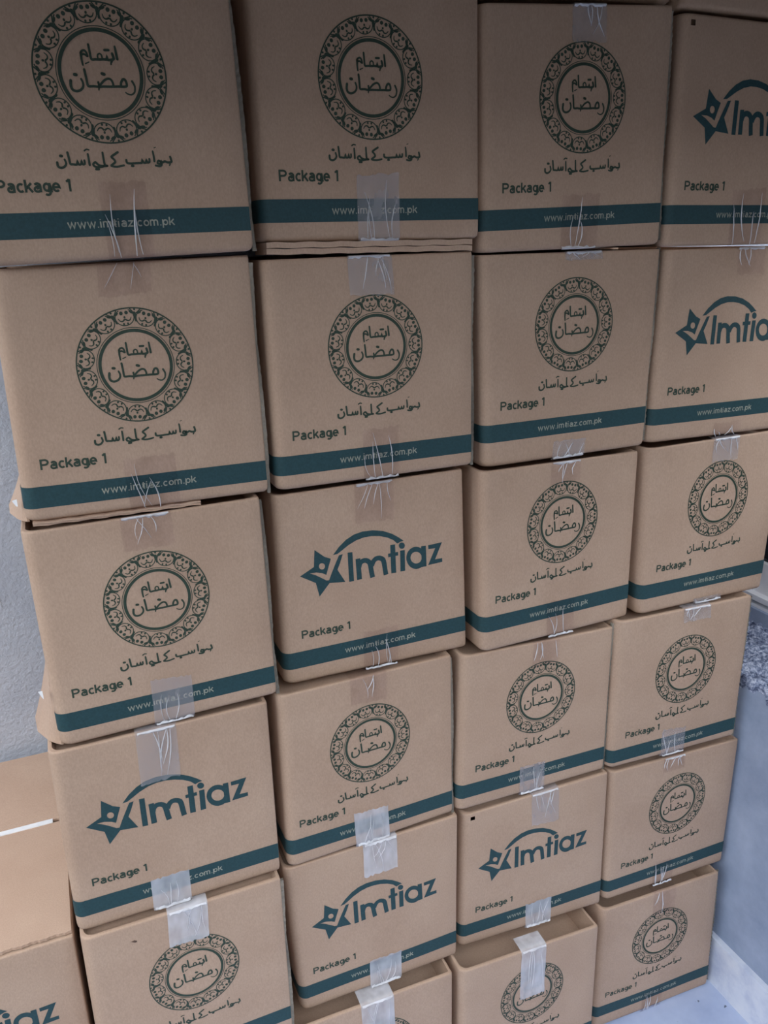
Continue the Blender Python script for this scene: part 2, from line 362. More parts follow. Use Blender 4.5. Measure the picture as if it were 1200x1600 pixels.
BOXES = {
(1, 1):([0.13765, -0.0123, 1.50323, 0.00262, 0.02108, -0.00145], [[-0.1454, 0.3], [0.1454, 0.3], [0.1483, 0.0035], [-0.1454, 0]], (-0.0003, -0.0)),
(1, 2):([0.13773, 0.0055, 1.20207, 0.00875, -0.00552, 0.00446], [[-0.1454, 0.3], [0.144, 0.3059], [0.1492, 0.005], [-0.1471, 0.0051]], (-0.0037, -0.0042)),
(1, 3):([0.13078, 0.00435, 0.89907, 0.00873, 0.01407, 0.00124], [[-0.1442, 0.3021], [0.147, 0.3019], [0.1467, 0.0039], [-0.1447, -0.0012]], (-0.0016, -0.0019)),
(1, 4):([0.11404, 0.00023, 0.59856, 0.00997, -0.00218, 0.00348], [[-0.1455, 0.299], [0.1466, 0.302], [0.1471, -0.0049], [-0.1474, -0.0031]], (0, 0)),
(1, 5):([0.11222, -0.01368, 0.29762, 0.00928, -0.00452, 0.00887], [[-0.1449, 0.3038], [0.144, 0.3048], [0.1454, 0], [-0.1454, 0]], (0.0003, -0.0033)),
(2, 1):([0.44467, 0.00011, 1.51551, -0.00416, 0.00306, 0.00405], [[-0.1454, 0.3], [0.1454, 0.3], [0.1486, 0.0018], [-0.1449, 0.0041]], (-0.001, -0.0004)),
(2, 2):([0.44328, 0.00806, 1.20148, -0.00076, 0.00196, -0.00085], [[-0.1448, 0.2996], [0.1455, 0.3024], [0.1471, 0.0033], [-0.1448, 0.0031]], (-0.0007, -0.0026)),
(2, 3):([0.44321, 0.02306, 0.90041, -0.0032, 0.01332, -0.00321], [[-0.144, 0.2979], [0.1431, 0.2966], [0.1483, -0.0003], [-0.1483, 0.002]], (0, 0)),
(2, 4):([0.41619, 0.00601, 0.59956, 0.03751, -0.00585, 0.00902], [[-0.1413, 0.3028], [0.1427, 0.3025], [0.1458, -0.0013], [-0.1417, -0.0002]], (-0.0022, -0.002)),
(2, 5):([0.42293, 0.00544, 0.29883, -0.00471, 0.01767, 0.0032], [[-0.1506, 0.3015], [0.151, 0.3019], [0.1437, 0.0001], [-0.1431, -0.0019]], (0, 0)),
(2, 6):([0.40036, -0.01823, -0.00217, -0.0081, -0.00163, -0.0015], [[-0.1454, 0.3], [0.1456, 0.2992], [0.1454, 0], [-0.1454, 0]], (0, 0)),
(3, 1):([0.74559, -0.00121, 1.50319, -0.02081, 0.02765, -0.00605], [[-0.1457, 0.2945], [0.1436, 0.3031], [0.143, -0.0032], [-0.149, -0.0]], (0.0029, 0.0011)),
(3, 2):([0.75379, 0.00855, 1.20309, -0.00079, 0.00855, -0.00161], [[-0.1511, 0.2988], [0.1511, 0.2955], [0.1445, -0.0055], [-0.1434, -0.0053]], (0.0016, 0.0062)),
(3, 3):([0.749, 0.00509, 0.9013, 0.03976, 0.00182, 0.00405], [[-0.1463, 0.2952], [0.1454, 0.2903], [0.1455, -0.0034], [-0.1421, -0.0027]], (-0.0007, 0.006)),
(3, 4):([0.71699, 0.00758, 0.60004, -0.0007, -0.0138, -0.00711], [[-0.1448, 0.298], [0.1418, 0.2922], [0.1472, 0.0031], [-0.1493, 0.0027]], (0.0022, 0.0013)),
(3, 5):([0.72598, 0.00753, 0.29896, -0.03216, 0.00204, -0.00695], [[-0.1436, 0.295], [0.1452, 0.3017], [0.1492, -0.0018], [-0.1504, 0.0063]], (0, 0)),
(3, 6):([0.70431, -0.02857, -0.00217, -0.01361, -0.00282, -0.00269], [[-0.1462, 0.2992], [0.1425, 0.2913], [0.1454, 0], [-0.1454, 0]], (0, 0)),
(4, 1):([1.04374, -0.00448, 1.50031, 0.00182, -0.00559, -0.00188], [[-0.1462, 0.3022], [0.1454, 0.3], [0.1454, 0], [-0.1459, -0.0009]], (0, 0)),
(4, 2):([1.05453, 0.00613, 1.19888, -0.00308, -0.00736, -0.00458], [[-0.1431, 0.2982], [0.1454, 0.3], [0.1454, 0], [-0.1478, 0.001]], (0, 0)),
(4, 3):([1.05475, 0.00457, 0.89765, 0.02314, -0.00843, 0.00192], [[-0.1516, 0.2969], [0.1454, 0.3], [0.137, -0.0061], [-0.1438, -0.0024]], (0.0042, 0.0047)),
(4, 4):([1.01531, -0.00242, 0.59604, -0.01428, -0.00524, -0.00452], [[-0.1498, 0.3035], [0.1423, 0.3004], [0.1425, 0.0029], [-0.1461, 0.008]], (0.0038, -0.0066)),
(4, 5):([1.02882, 0.00078, 0.29485, -0.00801, -0.00633, -0.00592], [[-0.1534, 0.3007], [0.1455, 0.2935], [0.1449, -0.0066], [-0.1456, 0.0039]], (0.0062, -0.0014)),
(4, 6):([1.01292, -0.0121, -0.00631, -0.03101, -0.00565, -0.0047], [[-0.142, 0.2977], [0.137, 0.2976], [0.1465, -0.0034], [-0.1425, 0.0135]], (0.0006, -0.0033)),
}
FLOOR_Z = -0.015

# ------------------------------------------------------------------ the setting
m, nt, bs = new_mat('painted_plaster')
tc = nt.nodes.new('ShaderNodeTexCoord')
n1 = noise(nt, tc.outputs['Object'], 5.0, 5, 0.6)
c1 = ramp(nt, n1.outputs['Fac'], [(0.3, srgb(180, 186, 200)), (0.7, srgb(200, 205, 216))])
n2 = noise(nt, tc.outputs['Object'], 120.0, 4, 0.6)
vo = nt.nodes.new('ShaderNodeTexVoronoi')
vo.inputs['Scale'].default_value = 38.0
nt.links.new(tc.outputs['Object'], vo.inputs['Vector'])
sp = ramp(nt, vo.outputs['Distance'], [(0.07, (1, 1, 1, 1)), (0.10, (0, 0, 0, 1))])
nsel = noise(nt, tc.outputs['Object'], 11.0, 2, 0.5)
sel = ramp(nt, nsel.outputs['Fac'], [(0.46, (0, 0, 0, 1)), (0.50, (1, 1, 1, 1))])
fl = mixc(nt, 1.0, sp.outputs['Color'], sel.outputs['Color'], 'MULTIPLY')
nt.links.new(mixc(nt, fl, c1.outputs['Color'], srgb(214, 216, 222)), bs.inputs['Base Color'])
bs.inputs['Roughness'].default_value = 0.75
bump(nt, n2.outputs['Fac'], 0.6, 0.005, bs)

m, nt, bs = new_mat('grey_cement')
tc = nt.nodes.new('ShaderNodeTexCoord')
n1 = noise(nt, tc.outputs['Object'], 6.0, 6, 0.65)
c1 = ramp(nt, n1.outputs['Fac'], [(0.3, srgb(138, 153, 180)), (0.72, srgb(180, 193, 217))])
nt.links.new(c1.outputs['Color'], bs.inputs['Base Color'])
bs.inputs['Roughness'].default_value = 0.6
n2 = noise(nt, tc.outputs['Object'], 45.0, 5, 0.6)
bump(nt, n2.outputs['Fac'], 0.3, 0.004, bs)

m, nt, bs = new_mat('rough_mortar')
tc = nt.nodes.new('ShaderNodeTexCoord')
n1 = noise(nt, tc.outputs['Object'], 110.0, 5, 0.7)
c1 = ramp(nt, n1.outputs['Fac'], [(0.36, srgb(60, 70, 100)), (0.49, srgb(140, 152, 184)), (0.63, srgb(222, 228, 244))])
nt.links.new(c1.outputs['Color'], bs.inputs['Base Color'])
bs.inputs['Roughness'].default_value = 0.85
bump(nt, n1.outputs['Fac'], 0.8, 0.006, bs)

m, nt, bs = new_mat('white_floor')
tc = nt.nodes.new('ShaderNodeTexCoord')
n1 = noise(nt, tc.outputs['Object'], 7.0, 5, 0.6)
c1 = ramp(nt, n1.outputs['Fac'], [(0.3, srgb(160, 176, 212)), (0.65, srgb(192, 205, 234))])
n2 = noise(nt, tc.outputs['Object'], 60.0, 2, 0.5)
sp = ramp(nt, n2.outputs['Fac'], [(0.26, (0.25, 0.25, 0.28, 1)), (0.30, (1, 1, 1, 1))])
nt.links.new(mixc(nt, 1.0, c1.outputs['Color'], sp.outputs['Color'], 'MULTIPLY'), bs.inputs['Base Color'])
bs.inputs['Roughness'].default_value = 0.35

m, nt, bs = new_mat('white_tile')
tc = nt.nodes.new('ShaderNodeTexCoord')
n1 = noise(nt, tc.outputs['Object'], 9.0, 5, 0.65)
c1 = ramp(nt, n1.outputs['Fac'], [(0.34, srgb(190, 200, 226)), (0.55, srgb(226, 232, 246)), (0.75, srgb(238, 242, 250))])
nt.links.new(c1.outputs['Color'], bs.inputs['Base Color'])
bs.inputs['Roughness'].default_value = 0.3

m, nt, bs = new_mat('white_frame')
tc = nt.nodes.new('ShaderNodeTexCoord')
n1 = noise(nt, tc.outputs['Object'], 20.0, 3, 0.5)
c1 = ramp(nt, n1.outputs['Fac'], [(0.3, srgb(240, 242, 250)), (0.7, srgb(248, 249, 253))])
nt.links.new(c1.outputs['Color'], bs.inputs['Base Color'])
bs.inputs['Roughness'].default_value = 0.35

m, nt, bs = new_mat('dark_glass')
tc = nt.nodes.new('ShaderNodeTexCoord')
n1 = noise(nt, tc.outputs['Object'], 3.0, 2, 0.5)
c1 = ramp(nt, n1.outputs['Fac'], [(0.3, srgb(22, 26, 34)), (0.7, srgb(34, 40, 50))])
nt.links.new(c1.outputs['Color'], bs.inputs['Base Color'])
bs.inputs['Roughness'].default_value = 0.12

m, nt, bs = new_mat('sky_block_paint')
tc = nt.nodes.new('ShaderNodeTexCoord')
n1 = noise(nt, tc.outputs['Object'], 2.0, 3, 0.5)
c1 = ramp(nt, n1.outputs['Fac'], [(0.3, srgb(96, 92, 90)), (0.7, srgb(112, 108, 104))])
nt.links.new(c1.outputs['Color'], bs.inputs['Base Color'])
bs.inputs['Roughness'].default_value = 0.8

m, nt, bs = new_mat('white_paint')
tc = nt.nodes.new('ShaderNodeTexCoord')
n1 = noise(nt, tc.outputs['Object'], 60.0, 3, 0.5)
c1 = ramp(nt, n1.outputs['Fac'], [(0.3, srgb(226, 228, 232)), (0.7, srgb(242, 242, 244))])
nt.links.new(c1.outputs['Color'], bs.inputs['Base Color'])
bs.inputs['Roughness'].default_value = 0.5


def struct(o):
    o['kind'] = 'structure'
    return o


m, nt, bs = new_mat('bare_board')
tc = nt.nodes.new('ShaderNodeTexCoord')
n1 = noise(nt, tc.outputs['Object'], 400.0, 3, 0.6)
c1 = ramp(nt, n1.outputs['Fac'], [(0.3, srgb(70, 52, 44)), (0.7, srgb(104, 80, 68))])
nt.links.new(c1.outputs['Color'], bs.inputs['Base Color'])
bs.inputs['Roughness'].default_value = 0.85

WALL_Y = 0.525
FLOOR_Y = -0.8
m, nt, bs = new_mat('dark_ground')
tc = nt.nodes.new('ShaderNodeTexCoord')
n1 = noise(nt, tc.outputs['Object'], 40.0, 4, 0.6)
c1 = ramp(nt, n1.outputs['Fac'], [(0.3, srgb(62, 64, 68)), (0.7, srgb(84, 86, 90))])
nt.links.new(c1.outputs['Color'], bs.inputs['Base Color'])
bs.inputs['Roughness'].default_value = 0.9
struct(MB().box((-0.6, FLOOR_Y, FLOOR_Z - 0.1), (3.2, WALL_Y, FLOOR_Z)).build('floor', 'white_floor'))
struct(MB().box((-4.0, -5.0, FLOOR_Z - 0.14), (4.0, WALL_Y, FLOOR_Z - 0.04)).build('ground', 'dark_ground'))  # unseen ground, made dark to cut bounce light on the upper boxes
wb = struct(MB().box((-3.2, WALL_Y, FLOOR_Z - 0.1), (3.8, WALL_Y + 0.2, 2.75)).build('wall_back', 'painted_plaster'))
# dried runs of white paint on the back wall, left of the stack
for k, (x, z0, z1, w) in enumerate(((-0.118, 0.93, 1.08, 0.006), (-0.107, 0.90, 1.02, 0.003), (-0.098, 1.13, 1.16, 0.010), (-0.125, 0.98, 1.11, 0.004))):
    mb = MB()

    def run(s, t, x=x, z0=z0, z1=z1, w=w):
        ww = w * (0.25 + 0.75 * t) * (1 + 0.2 * math.sin(9 * t + x * 90))
        return (x + (s - 0.5) * ww + 0.004 * math.sin(3 * t + x * 40), WALL_Y - 0.0004 - 0.0012 * math.sin(math.pi * s), z0 + (z1 - z0) * t)
    mb.grid(4, 10, run)
    mb.build('paint_run', 'white_paint', wb, True)

# low cement wall on the right with a rough unfinished top, white skirting, window above
WX = 1.186
wr = struct(MB().box((WX, -2.2, FLOOR_Z - 0.1), (1.62, WALL_Y, 0.700)).build('wall_right', 'grey_cement'))
mb = MB()


def rough(s, t):
    x = WX - 0.004 + s * 0.222
    y = -0.75 + t * 1.27
    h = 0.712 + 0.006 * math.sin(57 * x + 31 * y) * math.sin(43 * y - 22 * x) + rng.uniform(-0.0055, 0.0055)
    if s < 1e-6:
        h -= 0.012
        x += rng.uniform(-0.004, 0.006)
    return (x, y, h)


mb.grid(44, 190, rough)
b0 = len(mb.v)
NU = 44
for j in range(191):                     # ragged front lip of the mortar bed
    x, y, h = mb.v[j * (NU + 1)]
    mb.v.append((x + 0.004, y, h - 0.012 - 0.006 * math.sin(61 * y) * math.sin(23 * y)))
for j in range(190):
    a, c = j * (NU + 1), (j + 1) * (NU + 1)
    mb.f.append((a, c, b0 + j + 1, b0 + j))
mb.build('rough_mortar_top', 'rough_mortar', wr, True)
struct(MB().box((1.172, -2.2, FLOOR_Z), (WX, WALL_Y, 0.100)).build('baseboard_right', 'white_tile'))
wn = bpy.data.objects.new('window_1', None)
COL.objects.link(wn)
wn.location = (1.40, -0.4, 0.70)
struct(wn)
MB().box((-0.02, -0.9, 0.0), (0.06, 0.9, 0.046)).build('sill', 'grey_cement', wn)
MB().box((-0.012, -0.9, 0.046), (0.06, 0.9, 0.053)).build('track', 'white_frame', wn)
MB().box((0.008, -0.9, 0.053), (0.06, 0.9, 0.062)).build('track_groove', 'dark_glass', wn)
MB().box((-0.015, -0.9, 0.062), (0.06, 0.9, 0.074)).build('frame', 'white_frame', wn)
MB().box((0.004, -0.9, 0.074), (0.04, 0.9, 0.142)).build('sash_rail', 'white_frame', wn)
MB().box((0.018, -0.9, 0.142), (0.024, 0.9, 0.56)).build('pane', 'dark_glass', wn)
MB().box((-0.012, -0.9, 0.56), (0.06, 0.9, 0.60)).build('frame', 'white_frame', wn)
# unseen canopy and hanging lips, added to shade the upper rows from the sky
CX0, CE, CH, LIP, OH, LH, LIPL = -0.30, 0.76, 2.30, 2.03, 3.05, 1.7, 1.85
CX1, LIPR, RH = 1.22, 1.62, 3.0
struct(MB().box((CX0, -CE, CH), (CX1, WALL_Y + 0.2, CH + 0.1)).build('sky_block_canopy', 'sky_block_paint'))
struct(MB().box((CX0, -CE - 0.25, LIP), (CX1, -CE, CH + 0.1)).build('sky_block_lip_1', 'sky_block_paint'))
struct(MB().box((CX0 - 0.1, -CE - 0.25, LIPL), (CX0, WALL_Y, CH + 0.1)).build('sky_block_lip_2', 'sky_block_paint'))
struct(MB().box((CX1, -CE - 0.25, LIPR), (CX1 + 0.02, WALL_Y, CH + 0.1)).build('sky_block_lip_3', 'sky_block_paint'))
# unseen walls in front, left and far right, added to block low sky
struct(MB().box((-5.0, -4.2, FLOOR_Z - 0.1), (5.0, -4.0, OH)).build('sky_block_wall_front', 'sky_block_paint'))
struct(MB().box((-3.2, -4.0, FLOOR_Z - 0.1), (-3.0, WALL_Y, LH)).build('sky_block_wall_left', 'sky_block_paint'))
struct(MB().box((3.6, -4.0, FLOOR_Z - 0.1), (3.8, WALL_Y, RH)).build('sky_block_wall_far_right', 'sky_block_paint'))

# ------------------------------------------------------------------ print shapes
EMBLEM = Flat()
R = RING_R
EMBLEM.ring(0, 0, 0.976 * R, R)
EMBLEM.ring(0, 0, 0.651 * R, 0.664 * R)
EMBLEM.ring(0, 0, 0.578 * R, 0.634 * R)
for k in range(15):
    a = math.radians(90 + 7 - 24 * k)

    def P(rad, tan, a=a):
        return (R * (rad * math.cos(a) + tan * math.sin(a)), R * (rad * math.sin(a) - tan * math.cos(a)))

    def lens(rad, tan, l, w, turn, n=8, a=a):
        x, y = P(rad, tan)
        EMBLEM.disc(x, y, l * R, w * R, a + turn, n)
    cpts = [P(0.838 + 0.140 * math.cos(t), 0.158 * math.sin(t)) for t in [2 * math.pi * i / 24 + 0.55 for i in range(24 - 3)]]
    EMBLEM.stroke(cpts, 0.017 * R, caps=False)
    for s in (-1, 1):
        lens(0.912, 0.044 * s, 0.033, 0.031, 0, 9)
        EMBLEM.stroke([P(0.800, 0.012 * s), P(0.775, 0.045 * s), P(0.785, 0.085 * s), P(0.825, 0.108 * s)], 0.028 * R, 0.014 * R, 2)
        lens(0.728, 0.034 * s, 0.020, 0.018, 0, 7)
        lens(0.905, 0.125 * s, 0.044, 0.018, 0.9 * s)
        EMBLEM.stroke([P(0.965, 0.118 * s), P(0.905, 0.158 * s), P(0.865, 0.182 * s)], 0.020 * R, 0.014 * R, 2)
    lens(0.838, 0.0, 0.022, 0.018, 0)
    lens(0.845, 0.176, 0.070, 0.030, 0)
    lens(0.765, 0.176, 0.032, 0.020, 0)
    lens(0.945, 0.190, 0.022, 0.018, 0)
for w0, w1, pts in TITLE:
    EMBLEM.stroke(pts, w0 * 1.3, w1 * 1.3, 3 if len(pts) > 2 else 0)

SLOGAN_ART = Flat()
for w0, w1, pts in SLOGAN:
    SLOGAN_ART.stroke(pts, w0 * 1.08, w1 * 1.08, 3 if len(pts) > 2 else 0)

LOGO_ART = Flat()
LOGO_ART.poly(LOGO['star'], [LOGO['head']])
for k in ('arc', 'I', 'm1', 't', 'tb', 'id', 'is', 'as', 'z'):
    LOGO_ART.poly(LOGO[k])
LOGO_ART.poly(LOGO['ao'], [LOGO['ai']])
for k in ('ma', 'mb'):
    LOGO_ART.stroke(LOGO[k], 0.0074, smooth=2, caps=False)


def arc(cx, cy, rx, ry, a0, a1, n=10):
    return [(cx + rx * math.cos(math.radians(a0 + (a1 - a0) * i / n)), cy + ry * math.sin(math.radians(a0 + (a1 - a0) * i / n))) for i in range(n + 1)]


GLYPH = {
    'P': (0.74, [[(0, 0), (0, 1)], [(-0.07, 0.93), (0.3, 0.93)] + arc(0.3, 0.7, 0.25, 0.23, 90, -90, 8)[1:] + [(0, 0.47)]]),
    'a': (0.66, [[(0.06, 0.60)] + arc(0.25, 0.5, 0.20, 0.19, 110, 0, 6) + [(0.45, 0)], [(0.45, 0.40), (0.2, 0.40)] + arc(0.2, 0.23, 0.16, 0.17, 90, 270, 8) + [(0.32, 0.06), (0.45, 0.14)]]),
    'c': (0.60, [arc(0.26, 0.365, 0.22, 0.30, 48, 312, 12)]),
    'k': (0.58, [[(0, 0), (0, 1)], [(0.42, 0.73), (0.03, 0.30)], [(0.16, 0.46), (0.46, 0)]]),
    'g': (0.66, [arc(0.24, 0.385, 0.20, 0.28, 0, 360, 14), [(0.46, 0.73), (0.46, -0.02)] + arc(0.26, -0.02, 0.20, 0.20, 0, -140, 6)]),
    'e': (0.64, [[(0.05, 0.37), (0.47, 0.37)] + arc(0.26, 0.365, 0.22, 0.30, 0, 315, 14)]),
    '1': (0.50, [[(0.02, 0.78), (0.24, 0.97)], [(0.24, 1.0), (0.24, 0)]]),
    ' ': (0.36, []),
    'w': (0.90, [[(0, 0.73), (0.18, 0.04), (0.36, 0.66), (0.54, 0.04), (0.72, 0.73)]]),
    '.': (0.28, [[(0.05, 0.0), (0.05, 0.13)]]),
    'i': (0.28, [[(0.02, 0), (0.02, 0.72)], [(0.02, 0.88), (0.02, 1.0)]]),
    'm': (0.92, [[(0, 0), (0, 0.73)], [(0, 0.5)] + arc(0.17, 0.5, 0.17, 0.19, 150, 0, 6) + [(0.34, 0)], [(0.34, 0.5)] + arc(0.51, 0.5, 0.17, 0.19, 150, 0, 6) + [(0.68, 0)]]),
    't': (0.46, [[(0.13, 0.95), (0.13, 0.2)] + arc(0.27, 0.2, 0.14, 0.15, 180, 270, 4), [(0, 0.68), (0.32, 0.68)]]),
    'z': (0.58, [[(0.0, 0.67), (0.42, 0.67), (0.02, 0.06), (0.45, 0.06)]]),
    'o': (0.66, [arc(0.26, 0.365, 0.22, 0.30, 0, 360, 14)]),
    'p': (0.66, [[(0, 0.73), (0, -0.27)], arc(0.25, 0.365, 0.21, 0.29, 0, 360, 14)]),
}


def lettering(text, u0, u1, v, cap, weight):
    total = sum(GLYPH[c][0] for c in text) - 0.15
    sx = (u1 - u0) / total
    art = Flat()
    x = 0.0
    for ch in text:
        adv, strokes = GLYPH[ch]
        for s in strokes:
            art.stroke([(u0 + (x + p[0]) * sx, v + p[1] * cap) for p in s], weight, caps=False)
        x += adv
    return art


PACKAGE_ART = lettering('Package 1', -0.1172, -0.0438, 0.0735, 0.0125, 0.00235)
URL_ART = lettering('www.imtiaz.com.pk', -0.0535, 0.0595, 0.0362, 0.0088, 0.0014)

# ------------------------------------------------------------------ boxes
RL, RR = 0.014, 0.0025          # soft left corner, hard right corner


class Carton:
    def __init__(self, key, label, design, params, corners, shift):
        self.key, self.shift = key, shift
        xc, y, z, ya, ro, le = params
        ex = Vector((math.cos(ro) * math.cos(ya), math.cos(ro) * math.sin(ya) + math.sin(ro) * math.sin(le), math.sin(ro) * math.cos(le))).normalized()
        ez = Vector((-math.sin(ro) * math.cos(ya), -math.sin(ro) * math.sin(ya) + math.cos(ro) * math.sin(le), math.cos(ro) * math.cos(le)))
        ez = (ez - ex * ez.dot(ex)).normalized()
        ey = ez.cross(ex)
        self.root = bpy.data.objects.new('cardboard_box', None)
        COL.objects.link(self.root)
        self.root.empty_display_size = 0.05
        self.root.matrix_world = Matrix(((ex.x, ey.x, ez.x, xc), (ex.y, ey.y, ez.y, y), (ex.z, ey.z, ez.z, z), (0, 0, 0, 1)))
        tag(self.root, label, 'box', 'stacked cardboard boxes')
        self.shear = math.tan(ya)              # side panels run straight back, along the stack's depth
        self.tl, self.tr, self.br, self.bl = corners
        self.amp = rng.uniform(0.0008, 0.0026)
        self.ph = (rng.uniform(0, 6), rng.uniform(0, 6))
        self.ripple = rng.uniform(0.0002, 0.0006)
        self.body(design)
        self.prints(design)

    def uL(self, v):
        t = max(0, min(1, v / BOX_H))
        return self.bl[0] + (self.tl[0] - self.bl[0]) * t

    def uR(self, v):
        t = max(0, min(1, v / BOX_H))
        return self.br[0] + (self.tr[0] - self.br[0]) * t

    def vB(self, u):
        t = max(0, min(1, (u + BOX_W / 2) / BOX_W))
        return self.bl[1] + (self.br[1] - self.bl[1]) * t

    def vT(self, u):
        t = max(0, min(1, (u + BOX_W / 2) / BOX_W))
        return self.tl[1] + (self.tr[1] - self.tl[1]) * t

    def warp(self, u, v):
        a = max(0, min(1, (u + BOX_W / 2) / BOX_W))
        b = max(0, min(1, v / BOX_H))
        s = math.sin(math.pi * a) * math.sin(math.pi * b)
        return self.amp * s + self.ripple * math.sin(6 * a + self.ph[0]) * math.sin(5 * b + self.ph[1]) * math.sin(math.pi * a)

    def at(self, u, v, off=0.0):
        return (u, -self.warp(u, v) - off, v)

    def around(self, d, v, off):
        """a point d metres past the soft left corner's start, going round to the left side"""
        ul = self.uL(v)
        q = RL * math.pi / 2
        if d <= q:
            a = d / RL
            return (ul + RL - math.sin(a) * (RL + off), RL - math.cos(a) * (RL + off), v)
        return (ul - off + self.shear * (RL + d - q), RL + d - q, v)

    def body(self, design):
        ss = [0.0, 0.006, 0.016, 0.03, 0.06, 0.15, 0.26, 0.38, 0.5, 0.62, 0.74, 0.85, 0.948, 0.972, 0.986, 0.995, 1.0]
        ins = {0: 0.0085, 1: 0.0038, 2: 0.0009, 3: 0.0001, len(ss) - 3: 0.0001, len(ss) - 2: 0.0005, len(ss) - 1: 0.0022}
        ts = [0.0, 0.030] + [i / 14 for i in range(1, 15)]
        verts, rows = [], []
        for j, s in enumerate(ss):
            inset = ins.get(j, 0.0)
            row = []

            def put(x, y):
                v = self.vB(x) + s * (self.vT(x) - self.vB(x))
                if j == 0:
                    v += 0.0010
                if j == len(ss) - 1:
                    v -= 0.0012
                row.append(len(verts))
                verts.append((x + self.shear * max(0.0, y), y, v))
            v0 = s * BOX_H
            ul, ur = self.uL(v0) + inset, self.uR(v0) - inset
            bulge = 0.003 * math.sin(math.pi * s)
            put(ul, BOX_D - 0.004 - inset)
            put(ul - bulge * 0.6, BOX_D * 0.6)
            put(ul - bulge * 0.4, BOX_D * 0.25)
            for i in range(5):
                a = math.pi / 2 * (1 - i / 5)
                put(ul + RL * (1 - math.sin(a)), inset + RL * (1 - math.cos(a)))
            for t in ts:
                u = ul + RL + t * (ur - RR - ul - RL)
                put(u, inset - self.warp(u, v0))
            put(ur - RR * 0.3, inset + RR * 0.3)
            put(ur, inset + RR)
            put(ur, BOX_D * 0.5)
            put(ur, BOX_D - 0.004 - inset)
            put((ul + ur) / 2, BOX_D - inset)
            rows.append(row)
        n = len(rows[0])
        faces = []
        hole = self.key in HOLES
        for j in range(len(rows) - 1):
            for i in range(n):
                if hole and i == 8 and j == 12:
                    continue
                k = (i + 1) % n
                faces.append((rows[j][i], rows[j][k], rows[j + 1][k], rows[j + 1][i]))
        faces.append(tuple(reversed(rows[0])))
        # top flaps sunk inside the rim, deeper in the bottom row to darken it
        last = rows[-1]
        if self.key != (0, 5):
            cx = sum(verts[i][0] for i in last) / n
            for inset2, drop in ((0.003, 0.0), (0.004, 0.045 if self.key[1] == 6 else 0.013)):
                ring = []
                for i in last:
                    x, y, z = verts[i]
                    ring.append(len(verts))
                    verts.append((x + (inset2 if x < cx else -inset2), y + (inset2 if y < BOX_D / 2 else -inset2), z - drop))
                prev = last
                for i in range(n):
                    k = (i + 1) % n
                    faces.append((prev[i], prev[k], ring[k], ring[i]))
                last = ring
        faces.append(tuple(last))
        o = mesh_obj('carton_body', verts, faces, 'cardboard', self.root)
        for p in o.data.polygons:
            p.use_smooth = len(p.vertices) == 4 and p.index < (len(ss) - 1) * n - 1

    def art(self, name, art, mat, off, du=0.0, dv=0.0, parent=None):
        du += self.shift[0]
        dv += self.shift[1]
        vs_ = [self.at(x + du, y + dv, off) for x, y in art.v]
        return mesh_obj(name, vs_, art.f, mat, parent or self.root)

    def prints(self, design):
        if design is None:
            return
        self.art('package_print', PACKAGE_ART, 'ink_green', 0.00035)
        dv = self.shift[1]
        # the printed band runs right round the soft left corner
        mb = MB()
        v0, v1 = BAND_B + dv, BAND_T + dv
        N = 26

        def band(s, t):
            v = v0 + (v1 - v0) * t
            a = self.uL(v) + RL
            u = a + (self.uR(v) - 0.0008 - a) * s
            return self.at(u, v, 0.0003)
        mb.grid(N, 3, band)
        q = RL * math.pi / 2

        def wrap(s, t):
            v = v0 + (v1 - v0) * t
            d = s * (q + 0.10)
            if s < 0.5:
                d = q * s / 0.5
            else:
                d = q + (BOX_D - RL - 0.02) * (s - 0.5) / 0.5
            x, y, z = self.around(d, v, 0.0005)
            if d > q:
                x -= 0.0012
            return (x, y, z)
        mb.grid(14, 3, lambda s, t: wrap(1 - s, t))
        bo = mb.build('band_print', 'ink_teal', self.root, True)
        self.art('web_address', URL_ART, 'reversed_lettering', 0.0006, parent=bo)
        if design == 'ring':
            self.art('ring_emblem', EMBLEM, 'ink_green', 0.00035, RING_U, RING_V)
            self.art('slogan_print', SLOGAN_ART, 'ink_green', 0.00035, RING_U, RING_V)
        else:
            self.art('star_logo', LOGO_ART, 'ink_teal', 0.00035)

    def tape(self, edge, ul, vl, ur, vr, level):
        w = max(0.050, min(0.064, ur - ul))
        mid = (ul + ur) / 2
        ul, ur = mid - w / 2, mid + w / 2
        r = random.Random(hash((self.key, edge)) % 9973 if False else self.key[0] * 131 + self.key[1] * 17 + (5 if edge == 'T' else 0))
        nu, nv = 16, 18
        jag = [r.uniform(-0.0018, 0.0018) for _ in range(nu + 1)]
        lean = r.uniform(-0.004, 0.004)
        ph = [r.uniform(0, 6) for _ in range(4)]
        curl = r.uniform(0.0, 0.0022) if level > 1 else r.uniform(0, 0.0008)

        def fn(s, t):
            u = ul + (ur - ul) * s + lean * t
            ve = self.vT(u) if edge == 'T' else self.vB(u)
            vend = vl + (vr - vl) * s + jag[int(round(s * nu))]
            if edge == 'T':
                vend = min(vend, ve - 0.012)
            else:
                vend = max(vend, ve + 0.012)
            k = 0.16
            if t < k:                                   # the part folded over the box edge
                y = 0.030 * (1 - t / k) + 0.001
                v = ve + (0.0005 if edge == 'T' else -0.0005)
                return (u, y, v)
            q = (t - k) / (1 - k)
            v = ve + (vend - ve) * q
            wr = 0.0004 * math.sin(70 * s * 2 + ph[0] + 3 * q) + 0.0004 * math.sin(11 * s + 13 * q + ph[1]) + 0.0002 * math.sin(29 * q - 8 * s + ph[2])
            off = 0.0011 + abs(wr) + curl * max(0, q - 0.85) / 0.15
            if q < 0.04:
                off = 0.0005
            x, y, z = self.at(u, v, off)
            return (x, y, z)
